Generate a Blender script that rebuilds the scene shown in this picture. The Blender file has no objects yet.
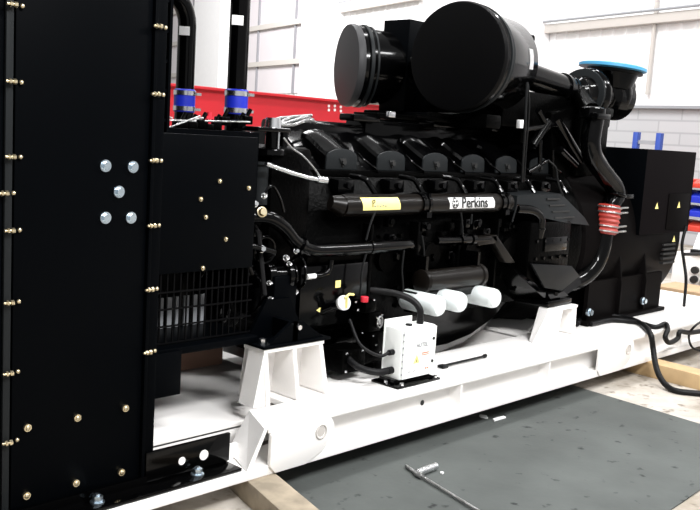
import bpy, bmesh, math, random
from mathutils import Vector, Matrix
random.seed(4)
C = bpy.context.scene.collection
V = Vector
PI = math.pi

# ------------------------------------------------------------------ camera
FPX, CX, CY, H = 900.0, 350.0, 255.0, 1.5
dX = V((880.0, 67.0, -FPX)).normalized()
h0 = V((0.0, -(188 - 880 * .062 - CY), -FPX))
up = h0.cross(dX).normalized()
if up.y < 0: up = -up
dY = up.cross(dX)
RM = Matrix((dX, dY, up))
cam_d = bpy.data.cameras.new('camera'); cam = bpy.data.objects.new('camera', cam_d); C.objects.link(cam)
cam_d.sensor_width = 36; cam_d.lens = FPX / 700 * 36; cam_d.clip_end = 300
cam.matrix_world = Matrix.Translation((0, 0, H)) @ RM.to_4x4()
bpy.context.scene.camera = cam

def at(px, py, ax, v):
    """point of the place seen at a pixel of the photo, on the plane axis = v"""
    d = RM @ V((px - CX, CY - py, -FPX)); o = V((0, 0, H)); i = 'xyz'.index(ax)
    return o + d * ((v - o[i]) / d[i])

# ------------------------------------------------------------------ materials
def mat(name, col, rough=.5, metal=0, spec=.5, bump=0, bscale=40, var=0, vscale=6, emit=0, coat=0, col2=None, vrough=0):
    m = bpy.data.materials.new(name); m.use_nodes = True
    nt = m.node_tree; b = nt.nodes['Principled BSDF']
    b.inputs['Base Color'].default_value = (*col, 1); b.inputs['Roughness'].default_value = rough
    b.inputs['Metallic'].default_value = metal; b.inputs['Specular IOR Level'].default_value = spec
    b.inputs['Coat Weight'].default_value = coat
    tc = nt.nodes.new('ShaderNodeTexCoord')
    if var:
        n = nt.nodes.new('ShaderNodeTexNoise'); n.inputs['Scale'].default_value = vscale; n.inputs['Detail'].default_value = 6
        nt.links.new(tc.outputs['Object'], n.inputs['Vector'])
        r = nt.nodes.new('ShaderNodeValToRGB'); r.color_ramp.elements[0].position = .35; r.color_ramp.elements[1].position = .7
        c2 = col2 or tuple(c * (1 - var) for c in col)
        r.color_ramp.elements[0].color = (*c2, 1); r.color_ramp.elements[1].color = (*col, 1)
        nt.links.new(n.outputs['Fac'], r.inputs['Fac']); nt.links.new(r.outputs['Color'], b.inputs['Base Color'])
    if bump:
        n2 = nt.nodes.new('ShaderNodeTexNoise'); n2.inputs['Scale'].default_value = bscale
        nt.links.new(tc.outputs['Object'], n2.inputs['Vector'])
        bp = nt.nodes.new('ShaderNodeBump'); bp.inputs['Strength'].default_value = bump; bp.inputs['Distance'].default_value = .01
        nt.links.new(n2.outputs['Fac'], bp.inputs['Height']); nt.links.new(bp.outputs['Normal'], b.inputs['Normal'])
    if emit:
        b.inputs['Emission Color'].default_value = (*col, 1); b.inputs['Emission Strength'].default_value = emit
    return m

M = {}
M['gloss'] = mat('gloss_black_paint', (.0006, .0006, .0007), .13, spec=.2, bump=.04, bscale=14)
M['cast'] = mat('rough_black_casting', (.0006, .0006, .0006), .3, spec=.03, bump=.25, bscale=60)
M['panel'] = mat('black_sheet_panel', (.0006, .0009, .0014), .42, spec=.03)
M['satin'] = mat('satin_charcoal_cover', (.011, .0125, .0135), .45, spec=.12)
M['brown'] = mat('warm_black_pipe', (.0045, .0035, .0028), .3, spec=.18)
M['filt'] = mat('filter_disc_charcoal', (.0012, .0012, .0014), .5, spec=.06)
M['filtgrey'] = mat('filter_disc_grey', (.035, .035, .037), .5, spec=.2)  # paler grey for the far filter's end cap
M['rubber'] = mat('black_rubber', (.004, .004, .0045), .5, spec=.2)
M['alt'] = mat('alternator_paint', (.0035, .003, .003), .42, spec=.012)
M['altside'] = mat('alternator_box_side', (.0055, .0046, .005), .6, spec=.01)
M['white'] = mat('white_skid_paint', (.88, .86, .84), .4, spec=.4, var=.04, vscale=3)
M['box'] = mat('white_box_paint', (.86, .88, .86), .4)
M['oilf'] = mat('white_filter_can', (.78, .83, .83), .3)
M['chrome'] = mat('bright_steel', (.75, .76, .78), .25, metal=1)
M['zinc'] = mat('yellow_zinc_bolt', (.72, .62, .42), .35, metal=1)
M['bluezinc'] = mat('blue_zinc_bolt', (.62, .72, .8), .3, metal=1)
M['hosesil'] = mat('braided_silver_hose', (.42, .42, .42), .3, metal=.9, bump=1, bscale=70)
M['blue'] = mat('blue_silicone_hose', (.008, .02, .42), .4)
M['redhose'] = mat('red_silicone_hose', (.33, .03, .02), .45)
M['redcap'] = mat('red_cap', (.6, .02, .04), .4)
M['bluecap'] = mat('light_blue_plastic', (.06, .30, .52), .4)
M['red'] = mat('red_painted_steel', (.55, .006, .016), .5, var=.12, vscale=2)
M['yellow'] = mat('yellow_label', (.9, .78, .28), .5)
M['wlabel'] = mat('white_label', (.85, .85, .85), .5)
M['ink'] = mat('black_ink', (.01, .01, .01), .6)
M['greyink'] = mat('grey_ink', (.2, .2, .22), .6)
M['redink'] = mat('orange_ink', (.6, .18, .08), .6)
M['mat'] = mat('grey_rubber_mat', (.092, .1, .096), .75, spec=.2, var=.25, vscale=2.2, bump=.1)
M['timber'] = mat('pale_timber', (.55, .38, .2), .7, var=.25, vscale=5)
M['brownbox'] = mat('reddish_cardboard', (.34, .2, .14), .8, var=.1)
M['card'] = mat('brown_cardboard', (.5, .34, .2), .8, var=.1)
M['clad'] = mat('white_cladding', (.86, .855, .86), .6, var=.03)
M['pane'] = mat('translucent_panel', (.62, .58, .6), .3, var=.05, vscale=.6)
M['rail'] = mat('beige_sheeting_rail', (.5, .47, .44), .6)
M['bar'] = mat('grey_window_bar', (.25, .25, .27), .6)
M['blueste'] = mat('blue_rack_steel', (.02, .06, .32), .5)
M['bluebin'] = mat('blue_plastic_bin', (.01, .03, .5), .4)
M['redbin'] = mat('red_plastic_bin', (.6, .05, .03), .4)
M['grey'] = mat('grey_paint', (.3, .31, .33), .5)
M['dark'] = mat('dark_grey', (.006, .0065, .007), .45, spec=.2)
M['guard'] = mat('guard_wire', (.0015, .0015, .0018), .5, spec=.06)
M['weathered'] = mat('weathered_timber', (.36, .3, .22), .85, var=.45, vscale=9)
M['tape'] = mat('white_tape', (.85, .85, .85), .5)

def floor_mat():
    m = mat('stained_concrete', (.5, .46, .41), .75, spec=.3, bump=.05, bscale=30)
    nt = m.node_tree; b = nt.nodes['Principled BSDF']
    tc = nt.nodes.new('ShaderNodeTexCoord')
    n = nt.nodes.new('ShaderNodeTexNoise'); n.inputs['Scale'].default_value = 1.6; n.inputs['Detail'].default_value = 9; n.inputs['Roughness'].default_value = .65
    n2 = nt.nodes.new('ShaderNodeTexNoise'); n2.inputs['Scale'].default_value = 14; n2.inputs['Detail'].default_value = 4
    for x in (n, n2): nt.links.new(tc.outputs['Object'], x.inputs['Vector'])
    r = nt.nodes.new('ShaderNodeValToRGB'); r.color_ramp.elements[0].position = .36; r.color_ramp.elements[1].position = .6
    r.color_ramp.elements[0].color = (.26, .225, .18, 1); r.color_ramp.elements[1].color = (.5, .465, .42, 1)
    r2 = nt.nodes.new('ShaderNodeValToRGB'); r2.color_ramp.elements[0].position = .25; r2.color_ramp.elements[1].position = .42
    r2.color_ramp.elements[0].color = (.3, .25, .2, 1); r2.color_ramp.elements[1].color = (1, 1, 1, 1)
    mx = nt.nodes.new('ShaderNodeMix'); mx.data_type = 'RGBA'; mx.blend_type = 'MULTIPLY'; mx.inputs[0].default_value = 1
    nt.links.new(n.outputs['Fac'], r.inputs['Fac']); nt.links.new(n2.outputs['Fac'], r2.inputs['Fac'])
    nt.links.new(r.outputs['Color'], mx.inputs[6]); nt.links.new(r2.outputs['Color'], mx.inputs[7])
    nt.links.new(mx.outputs[2], b.inputs['Base Color'])
    return m
M['floor'] = floor_mat()
def spotted_mat():
    nt = M['mat'].node_tree; b = nt.nodes['Principled BSDF']; tc = nt.nodes.new('ShaderNodeTexCoord')
    src = b.inputs['Base Color'].links[0].from_socket
    n = nt.nodes.new('ShaderNodeTexNoise'); n.inputs['Scale'].default_value = 11; n.inputs['Detail'].default_value = 5
    nt.links.new(tc.outputs['Object'], n.inputs['Vector'])
    r = nt.nodes.new('ShaderNodeValToRGB'); r.color_ramp.elements[0].position = .28; r.color_ramp.elements[1].position = .36
    r.color_ramp.elements[0].color = (.25, .25, .27, 1); r.color_ramp.elements[1].color = (1, 1, 1, 1)
    mx = nt.nodes.new('ShaderNodeMix'); mx.data_type = 'RGBA'; mx.blend_type = 'MULTIPLY'; mx.inputs[0].default_value = 1
    nt.links.new(n.outputs['Fac'], r.inputs['Fac']); nt.links.new(src, mx.inputs[6]); nt.links.new(r.outputs['Color'], mx.inputs[7])
    nt.links.new(mx.outputs[2], b.inputs['Base Color'])
spotted_mat()
def block_mat():
    m = mat('painted_blockwork', (.6, .6, .62), .7)
    nt = m.node_tree; b = nt.nodes['Principled BSDF']
    tc = nt.nodes.new('ShaderNodeTexCoord'); mp = nt.nodes.new('ShaderNodeMapping')
    mp.inputs['Rotation'].default_value = (PI / 2, 0, 0)
    br = nt.nodes.new('ShaderNodeTexBrick'); br.inputs['Scale'].default_value = 1
    br.inputs['Brick Width'].default_value = .95; br.inputs['Row Height'].default_value = .205; br.inputs['Mortar Size'].default_value = .016
    br.inputs['Color1'].default_value = (.47, .465, .48, 1); br.inputs['Color2'].default_value = (.44, .44, .455, 1); br.inputs['Mortar'].default_value = (.36, .36, .375, 1)
    nt.links.new(tc.outputs['Object'], mp.inputs['Vector']); nt.links.new(mp.outputs['Vector'], br.inputs['Vector'])
    nt.links.new(br.outputs['Color'], b.inputs['Base Color'])
    return m
M['block'] = block_mat()

# ------------------------------------------------------------------ mesh helpers
class MB:
    """collects shapes (world coordinates) for ONE mesh object"""
    def __init__(s): s.bm = bmesh.new()
    def box(s, a, b, bev=0):
        a, b = V(a), V(b); lo = V(map(min, a, b)); hi = V(map(max, a, b)); t = bmesh.new()
        bmesh.ops.create_cube(t, size=1, matrix=Matrix.Translation((lo + hi) / 2) @ Matrix.Diagonal((*(hi - lo), 1)))
        if bev: bmesh.ops.bevel(t, geom=t.edges[:], offset=min(bev, min(hi - lo) * .45), segments=2, affect='EDGES', profile=.5)
        return s._add(t)
    def _add(s, t, mx=None):
        if mx is not None: bmesh.ops.transform(t, matrix=mx, verts=t.verts[:])
        me = bpy.data.meshes.new('x'); t.to_mesh(me); t.free(); s.bm.from_mesh(me); bpy.data.meshes.remove(me); return s
    def cyl(s, p0, p1, r0, r1=None, seg=32, bev=0):
        p0, p1 = V(p0), V(p1); r1 = r0 if r1 is None else r1; d = p1 - p0
        t = bmesh.new(); bmesh.ops.create_cone(t, cap_ends=True, segments=seg, radius1=r0, radius2=r1, depth=d.length)
        if bev: bmesh.ops.bevel(t, geom=[e for e in t.edges if len(e.link_faces) == 2 and any(len(f.verts) > 4 for f in e.link_faces)], offset=bev, segments=3, affect='EDGES', profile=.5)
        return s._add(t, Matrix.Translation((p0 + p1) / 2) @ d.to_track_quat('Z', 'Y').to_matrix().to_4x4())
    def hexb(s, p, d, r, h): d = V(d).normalized(); return s.cyl(p, V(p) + d * h, r, seg=6)
    def sph(s, c, r, sc=(1, 1, 1), seg=20):
        t = bmesh.new(); bmesh.ops.create_uvsphere(t, u_segments=seg, v_segments=seg // 2, radius=r)
        return s._add(t, Matrix.Translation(c) @ Matrix.Diagonal((*sc, 1)))
    def torus(s, c, axis, R, r, seg=40, sg=10):
        q = V(axis).to_track_quat('Z', 'Y'); pts = [V(c) + q @ V((R * math.cos(a), R * math.sin(a), 0)) for a in [i * 2 * PI / seg for i in range(seg)]]
        return s.tube(pts, r, sg, closed=True)
    def lathe(s, c, axis, prof, seg=48):
        """prof: list of (distance along axis, radius)"""
        q = V(axis).normalized().to_track_quat('Z', 'Y'); t = bmesh.new(); rings = []
        for (h, r) in prof: rings.append([t.verts.new(V(c) + q @ V((r * math.cos(i * 2 * PI / seg), r * math.sin(i * 2 * PI / seg), h))) for i in range(seg)])
        for a, b in zip(rings, rings[1:]):
            for i in range(seg): t.faces.new((a[i], a[(i + 1) % seg], b[(i + 1) % seg], b[i]))
        t.faces.new(list(reversed(rings[0]))); t.faces.new(rings[-1]); bmesh.ops.recalc_face_normals(t, faces=t.faces[:])
        return s._add(t)
    def tube(s, pts, r, sg=12, closed=False, smooth=0):
        pts = [V(p) for p in pts]
        if smooth: pts = crv(pts, smooth)
        rr = r if isinstance(r, (list, tuple)) else None
        t = bmesh.new(); n = len(pts); rings = []; nrm = None
        for i, p in enumerate(pts):
            d = (pts[(i + 1) % n] - pts[i - 1]) if closed else (pts[min(i + 1, n - 1)] - pts[max(i - 1, 0)])
            d.normalize()
            if nrm is None: nrm = d.orthogonal().normalized()
            nrm = (nrm - d * nrm.dot(d)).normalized(); bn = d.cross(nrm)
            rad = r if rr is None else rr[0] + (rr[1] - rr[0]) * i / (n - 1)
            rings.append([t.verts.new(p + (nrm * math.cos(a) + bn * math.sin(a)) * rad) for a in [k * 2 * PI / sg for k in range(sg)]])
        m = n if closed else n - 1
        for i in range(m):
            a, b = rings[i], rings[(i + 1) % n]
            for k in range(sg): t.faces.new((a[k], a[(k + 1) % sg], b[(k + 1) % sg], b[k]))
        if not closed: t.faces.new(list(reversed(rings[0]))); t.faces.new(rings[-1])
        bmesh.ops.recalc_face_normals(t, faces=t.faces[:])
        return s._add(t)
    def prism(s, poly, d, bev=0):
        """planar polygon (3D points) extruded by vector d"""
        t = bmesh.new(); d = V(d); a = [t.verts.new(V(p)) for p in poly]; b = [t.verts.new(V(p) + d) for p in poly]; n = len(a)
        t.faces.new(a); t.faces.new(list(reversed(b)))
        for i in range(n): t.faces.new((a[i], b[i], b[(i + 1) % n], a[(i + 1) % n]))
        bmesh.ops.recalc_face_normals(t, faces=t.faces[:])
        if bev: bmesh.ops.bevel(t, geom=t.edges[:], offset=bev, segments=2, affect='EDGES', profile=.5)
        return s._add(t)
    def loft(s, secs):
        t = bmesh.new(); R = [[t.verts.new(V(p)) for p in q] for q in secs]; n = len(R[0])
        for a, b in zip(R, R[1:]):
            for i in range(n): t.faces.new((a[i], a[(i + 1) % n], b[(i + 1) % n], b[i]))
        t.faces.new(list(reversed(R[0]))); t.faces.new(R[-1]); bmesh.ops.recalc_face_normals(t, faces=t.faces[:])
        return s._add(t)

def crv(pts, k=8):
    """Catmull-Rom through pts"""
    P = [pts[0] * 2 - pts[1]] + pts + [pts[-1] * 2 - pts[-2]]; out = []
    for i in range(1, len(P) - 2):
        for j in range(k):
            t = j / k; a, b, c, d = P[i - 1:i + 3]
            out.append(.5 * ((2 * b) + (c - a) * t + (2 * a - 5 * b + 4 * c - d) * t * t + (3 * b - a - 3 * c + d) * t ** 3))
    out.append(pts[-1]); return out

def wpos(o):
    p = V((0, 0, 0))
    while o is not None: p += o.location; o = o.parent
    return p
def obj(name, mb, m, parent=None, loc=None, angle=35):
    """link as one mesh object; world geometry is moved into the object's own frame"""
    o = bpy.data.objects.new(name, bpy.data.meshes.new(name)); C.objects.link(o)
    base = wpos(parent) if parent else V((0, 0, 0))
    if loc is None:
        co = [v.co for v in mb.bm.verts]
        lo = V([min(c[i] for c in co) for i in range(3)]); hi = V([max(c[i] for c in co) for i in range(3)])
        loc = (lo + hi) / 2; loc.z = lo.z
    loc = V(loc)
    bmesh.ops.translate(mb.bm, vec=-loc, verts=mb.bm.verts[:]); mb.bm.to_mesh(o.data); mb.bm.free()
    for p in o.data.polygons: p.use_smooth = True
    o.data.set_sharp_from_angle(angle=math.radians(angle))
    o.data.materials.append(m); o.parent = parent; o.location = loc - base
    return o
def thing(name, label, cat, loc, group=None):
    o = bpy.data.objects.new(name, None); C.objects.link(o); o.location = loc; o.empty_display_size = .1
    o['label'] = label; o['category'] = cat
    if group: o['group'] = group
    return o
def tag(o, label, cat, group=None):
    o['label'] = label; o['category'] = cat
    if group: o['group'] = group
    return o
def struct(name, mb, m, parent=None, loc=None):
    o = obj(name, mb, m, parent, loc)
    if parent is None: o['kind'] = 'structure'
    return o
def dup(o, off=(0, 0, 0), parent=None):
    c = o.copy(); C.objects.link(c); c.parent = parent or o.parent; c.location = o.location + V(off)
    for ch in o.children:
        g = ch.copy(); C.objects.link(g); g.parent = c
    return c
def text(name, s, size, m, parent, origin, xdir, ydir, bold=0, align='CENTER', extr=.0006, sx=1):
    cu = bpy.data.curves.new(name, 'FONT'); cu.body = s; cu.size = size; cu.extrude = extr; cu.align_x = align; cu.align_y = 'CENTER'; cu.offset = bold
    t = bpy.data.objects.new(name, cu); C.objects.link(t)
    dg = bpy.context.evaluated_depsgraph_get(); me = bpy.data.meshes.new_from_object(t.evaluated_get(dg)); bpy.data.objects.remove(t)
    x = V(xdir).normalized(); y = V(ydir).normalized(); z = x.cross(y)
    me.transform(Matrix((x, y, z)).transposed().to_4x4() @ Matrix.Diagonal((sx, 1, 1, 1)))
    o = bpy.data.objects.new(name, me); C.objects.link(o); me.materials.clear(); me.materials.append(m)
    o.parent = parent; o.location = V(origin) - (wpos(parent) if parent else V((0, 0, 0)))
    return o

YC = 3.70     # centre line of the generating set
YN = 2.64     # outer face of the near skid rail
# ------------------------------------------------------------------ setting: floor and end wall
struct('floor', MB().box((-3, -3, -.2), (50, 50, 0)), M['floor'])
W0 = V((15.07, 7.65, 0)); WD = V((.2639, .9646, 0)); WN = V((-.9646, .2639, 0))
WA = math.atan2(WD.y, WD.x)
def ws(px, py):
    """(distance along, height) where a pixel of the photo meets the end wall"""
    d = RM @ V((px - CX, CY - py, -FPX)); k = (W0 - V((0, 0, H))).dot(WN) / d.dot(WN); p = V((0, 0, H)) + d * k
    return (p - W0).dot(WD), p.z
def wall_obj(name, mb, m, parent=None):
    """mesh written in wall coordinates: x along the wall, y out into the room (negative), z up"""
    o = bpy.data.objects.new(name, bpy.data.meshes.new(name)); C.objects.link(o); mb.bm.to_mesh(o.data); mb.bm.free(); o.data.materials.append(m)
    if parent: o.parent = parent
    else: o.location = W0; o.rotation_euler = (0, 0, WA); o['kind'] = 'structure'
    return o
# local +y of the wall frame points away from WD rotated +90deg = (-.9646,.2639) = towards the room
zc = 2.3
w = wall_obj('wall_back', MB().box((-14, -.3, 0), (42, 0, zc)), M['block'])
cl = MB().box((-14, -.3, zc), (42, .06, 11))
for k in range(0, 186): cl.box((-14 + k * .3, .06, zc), (-13.93 + k * .3, .075, 11))
wall_obj('cladding', cl, M['clad'], w)
wall_obj('drip_rail', MB().box((-14, 0, zc - .05), (42, .09, zc)), M['grey'], w)
# columns
n = 0
for (a, b) in ((552, 526), (345, 316), (233, 206)):
    s0 = ws(a, 40)[0]; s1 = ws(b, 40)[0]; n += 1
    wall_obj('trim_%d' % n, MB().box((s0, .075, 0), (s1, .5, 11)), M['clad'])
# sheeting rails on the right bay
for (p, q, h) in (((553, 31), (710, 14), .16), ((346, 10), (425, -4), .2)):
    a = ws(*p); b = ws(*q); n += 1
    lo, hi = sorted((a[0], b[0])); z = (a[1] + b[1]) / 2
    o = wall_obj('trim_%d' % n, MB().box((lo, .08, z - h / 2), (hi if p[0] > 500 else hi, .22, z + h / 2)), M['rail'])
    wall_obj('conduit', MB().cyl((lo, .26, z + h * .8), (hi, .26, z + h * .8), .025, seg=8), M['grey'], o)
a = ws(662, 0); b = ws(653, 95); n += 1
wall_obj('trim_%d' % n, MB().cyl((a[0], .12, b[1]), (a[0], .12, 11), .035, seg=8), M['rail'])
# glazed bays in the far part of the wall
def bay(i, pl, pr_, verts, rails):
    s0 = ws(pl, 60)[0]; s1 = ws(pr_, 60)[0]; lo, hi = sorted((s0, s1))
    o = wall_obj('window_%d' % i, MB().box((lo, .07, 2.6), (hi, .1, 10.5)), M['pane'])
    f = MB()
    for v in verts:
        s = ws(v, 40)[0]; f.box((s - .035, .1, 2.6), (s + .035, .16, 10.5))
    wall_obj('window_bar', f, M['bar'], o)
    f = MB()
    for z in rails:
        f.box((lo, .1, z - .075), (hi, .2, z + .075))
    wall_obj('window_rail', f, M['rail'], o)
rz = [ws(285, 25)[1], ws(285, 63)[1]]
rz.append(2 * rz[0] - rz[1])
bay(1, 316, 243, (262, 299), rz)
bay(2, 206, 150, (186, 166, 196), [ws(200, 41)[1], ws(200, 74)[1], 2 * ws(200, 41)[1] - ws(200, 74)[1]])

# ------------------------------------------------------------------ skid (base frame)
sk = thing('base_frame', 'long white steel skid frame with lifting lugs carrying engine and radiator', 'steel frame', (4.8, YC, .1))
def rail(y0, sgn):
    x0, x1 = 2.16, 7.7; t = .03; d = .16
    f = MB()
    f.box((.7, y0, .1), (x1, y0 + sgn * .2, .14), .003)                 # bottom flange
    f.prism([(2.33, y0, .303), (x1, y0, .303), (x1, y0 + sgn * .22, .303), (2.43, y0 + sgn * .22, .303)], (0, 0, -.026), .003)     # top flange
    f.box((x0 + .29, y0 + sgn * .075, .14), (x1, y0 + sgn * .1, .28)).box((.8, y0 + sgn * .15, .14), (2.3, y0 + sgn * .17, .2))    # web
    return f
obj('front_rail', rail(YN, 1), M['white'], sk)
obj('rear_rail', rail(2 * YC - YN, -1), M['white'], sk)
# inclined end plate and closed end of the near rail
for y0, s in ((YN, 1), (2 * YC - YN, -1)):
    e = MB()
    e.loft([[(2.31, y0, .303), (2.33, y0, .3025), (2.25, y0, .14), (2.225, y0, .14)], [(2.41, y0 + s * .22, .303), (2.43, y0 + s * .22, .3025), (2.33, y0 + s * .22, .15), (2.305, y0 + s * .22, .15)]])
    obj('end_plate', e, M['white'], sk)
# deck: upper inner flange between web and inside edge
dk = MB()
dk.box((2.62, YN + .2, .272), (7.7, YN + .44, .3), .003)
obj('side_plate', dk, M['white'], sk)
dk = MB(); dk.box((2.3, 2 * YC - YN - .12, .27), (7.7, 2 * YC - YN - .44, .3), .003)
obj('side_plate', dk, M['white'], sk)
for (x0, x1, z) in ((1.95, 3.02, .2), (4.95, 5.75, .24), (6.6, 7.7, .255)):
    obj('cross_member', MB().box((x0, YN + .3, z), (x1, 2 * YC - YN - .3, z + .03), .003).box((x0, YN + .3, .12), (x0 + .03, 2 * YC - YN - .3, z + .01)).box((x0, YN + .3, .11), (x1, YN + .32, z + .01)), M['white'], sk)
obj('bed_plate', MB().box((3.0, YN + .3, .13), (7.0, 2 * YC - YN - .3, .15)), M['white'], sk)
def lug(x0, x1):
    m = MB(); y = YN - .012
    # plate with a rounded top corner, sloping lower edge
    pts = [(x0, .14), (x0, .27), (x0 + .02, .29)]
    xc, zc_, r = x1 - .06, .235, .06
    for i in range(9):
        a = PI / 2 - i * PI / 2 / 8 - .15; pts.append((xc + r * math.cos(a), zc_ + r * math.sin(a)))
    pts += [(x1 - .05, .15), (x1 - .16, .105), (x0 + .03, .105)]
    m.prism([(x, y, z) for x, z in pts], (0, .02, 0), .003)
    l = obj('lifting_lug', m, M['white'], sk)
    obj('lug_hole', MB().cyl((xc - .02, y - .001, .232), (xc - .02, y + .003, .232), .022, seg=20).torus((xc - .02, y - .001, .232), (0, 1, 0), .03, .004), M['rail'], l)
lug(2.34, 2.70); lug(5.0, 5.45)
# stiffeners on the web
for x in (3.62, 4.45, 6.2, 6.9): obj('web_stiffener', MB().prism([(x, YN + .005, .14), (x, YN + .005, .275), (x, YN + .08, .275), (x, YN + .08, .14)], (.014, 0, 0)), M['white'], sk)
for (px, py) in ((426, 404), (488, 399)):
    p = at(px, py, 'y', YN + .05)
    obj('drain_hole', MB().cyl((p.x, YN + .073, p.z), (p.x, YN + .076, p.z), .014 if px < 450 else .006, seg=16), M['ink'], sk)
# pedestals
def pedestal(x0b, x1b, x0t, x1t, zt, y, nb, dep):
    m = MB(); t = .022; zb = .303
    yb = y + dep
    # left cheek (tapers to the top), ribs, back plate, cap
    def rib(xb, xt): m.prism([(xb, y, zb), (xb, yb, zb), (xt, yb - .07, zt), (xt, y, zt)], (t, 0, 0), .003)
    N = nb + 1
    for i in range(N):
        k = i / (N - 1); rib(x0b + (x1b - x0b - t) * k, x0t + (x1t - x0t - t) * k)
    m.prism([(x0b, yb - .02, zb), (x1b, yb - .02, zb), (x1t, yb - .09, zt), (x0t, yb - .09, zt)], (0, .02, 0))
    m.box((x0t - .004, y - .004, zt), (x1t + .004, yb - .065, zt + .018), .003)
    return m
obj('engine_pedestal', pedestal(2.50, 2.875, 2.47, 2.82, .545, 2.85, 2, .2), M['white'], sk)
# wide shoulder of the near pedestal
obj('pedestal_gusset', MB().prism([(2.44, 2.87, .303), (2.52, 2.86, .303), (2.49, 2.85, .55), (2.47, 2.85, .55)], (.0, .1, 0)), M['white'], sk)
obj('engine_pedestal', pedestal(4.92, 5.16, 4.96, 5.15, .48, 2.9, 1, .2), M['white'], sk)
obj('pedestal_gusset', MB().loft([[(4.68, 2.91, .303), (4.95, 2.9, .303), (4.95, 2.98, .303), (4.7, 2.95, .303)], [(4.83, 2.91, .495), (4.97, 2.9, .495), (4.97, 3.0, .495), (4.86, 3.0, .495)]]), M['white'], sk)
for x in (2.6, 5.05):
    obj('engine_pedestal', pedestal(x - .15, x + .25, x - .12, x + .22, .54, 4.35, 2, .2), M['white'], sk)

# ------------------------------------------------------------------ radiator
PY = 2.76
ra = thing('radiator', 'tall black radiator cabinet with rows of zinc bolts at left end of skid', 'radiator', (1.5, YC, .14))
obj('side_panel', MB().box((1.31, PY, .17), (1.805, PY + .02, 2.45), .003), M['panel'], ra)
obj('front_panel', MB().box((.62, PY + .004, .17), (1.275, PY + .024, 2.45), .003), M['panel'], ra)
obj('seam_strip', MB().box((1.278, PY - .004, .17), (1.302, PY + .02, 2.45), .002), M['satin'], ra)
obj('seam_strip', MB().box((1.808, PY - .012, .17), (1.822, PY + .03, 2.45), .002), M['panel'], ra)
obj('radiator_core', MB().box((.66, PY + .03, .17), (1.79, 2 * YC - PY, 2.42)), M['panel'], ra)
obj('corner_post', MB().box((1.825, PY - .002, .17), (1.865, PY + .05, 2.45), .003), M['panel'], ra)
# slotted support post behind the cabinet
sp = MB().box((1.915, 2.90, 1.46), (1.935, 2.93, 2.45)).box((1.972, 2.90, 1.46), (1.984, 2.93, 2.45))
for k in range(9): sp.box((1.93, 2.905, 1.5 + k * .11), (1.98, 2.925, 1.512 + k * .11))
obj('slotted_post', sp, M['panel'], ra)
# bolts
def bolt_mb(x, z, r=.0092):
    m = MB(); y = PY - .012
    m.cyl((x - .02, y - .008, z), (x + .008, y - .008, z), r * .55, seg=12)
    m.cyl((x + .004, y - .008, z), (x + .014, y - .008, z), r, seg=6).cyl((x - .01, y - .008, z), (x - .003, y - .008, z), r, seg=6)
    m.sph((x + .036, y + .004, z), r * .85, seg=12)
    return m
b0 = obj('bolt', bolt_mb(1.29, .428), M['zinc'], ra)
for k in range(1, 9): dup(b0, (0, 0, .2335 * k))
dup(b0, (-.022, 0, 1.247 - .428))
b1 = obj('bolt', bolt_mb(1.816, .661), M['zinc'], ra)
for k in range(1, 8): dup(b1, (0, 0, .2335 * k))
b2 = obj('bolt', MB().cyl((1.363, PY, .462), (1.363, PY - .010, .462), .013, seg=20).sph((1.363, PY - .010, .462), .009, (1, .6, 1), 12), M['zinc'], ra)
for x, z in ((1.545, .462), (1.736, .462), (1.363, .224), (1.545, .224), (1.727, .221)): dup(b2, (x - 1.363, 0, z - .462))
b3 = obj('panel_bolt', MB().cyl((1.632, PY, 1.339), (1.632, PY - .006, 1.339), .021, seg=24).hexb((1.632, PY - .005, 1.339), (0, -1, 0), .0145, .012), M['bluezinc'], ra)
for x, z in ((1.74, 1.337), (1.687, 1.25), (1.637, 1.16), (1.738, 1.158)): dup(b3, (x - 1.632, 0, z - 1.339))
# black foot angle bolted on the flange
ang = MB().box((.7, YN + .015, .142), (2.215, PY - .005, .155), .002).box((1.83, PY - .01, .155), (2.225, PY + .004, .272), .002).box((.7, PY - .02, .155), (1.83, PY - .005, .185))
fa = obj('foot_angle', ang, M['gloss'], ra)
for px, py in ((204, 455), (182, 461)):
    p = at(px, py, 'y', PY - .012); obj('foot_hole', MB().cyl((p.x, PY - .0125, p.z), (p.x, PY - .0105, p.z), .021 if px > 190 else .016, seg=20), M['white'], fa)
b4 = obj('foot_bolt', MB().cyl((2.034, 2.705, .155), (2.034, 2.705, .16), .026, seg=24).hexb((2.034, 2.705, .16), (0, 0, 1), .019, .02).cyl((2.034, 2.705, .18), (2.034, 2.705, .187), .009, seg=12), M['bluezinc'], ra)
dup(b4, (-.432, 0, 0))
# black side box behind the cabinet (charge cooler side), with six bolts
obj('cooler_panel', MB().box((1.86, 2.98, .9), (2.49, 3.0, 1.458), .002).box((1.86, 3.0, .9), (2.49, 3.12, 1.452)), M['panel'], ra)
pb = None
for px, py in ((219, 181), (200, 199), (205, 217), (225, 239), (202, 268), (248, 188)):
    p = at(px, py, 'y', 2.98)
    mb = MB().cyl((p.x, 2.98, p.z), (p.x, 2.972, p.z), .0095, seg=16).sph((p.x, 2.972, p.z), .007, seg=10)
    obj('bolt', mb, M['zinc'], ra)
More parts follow.
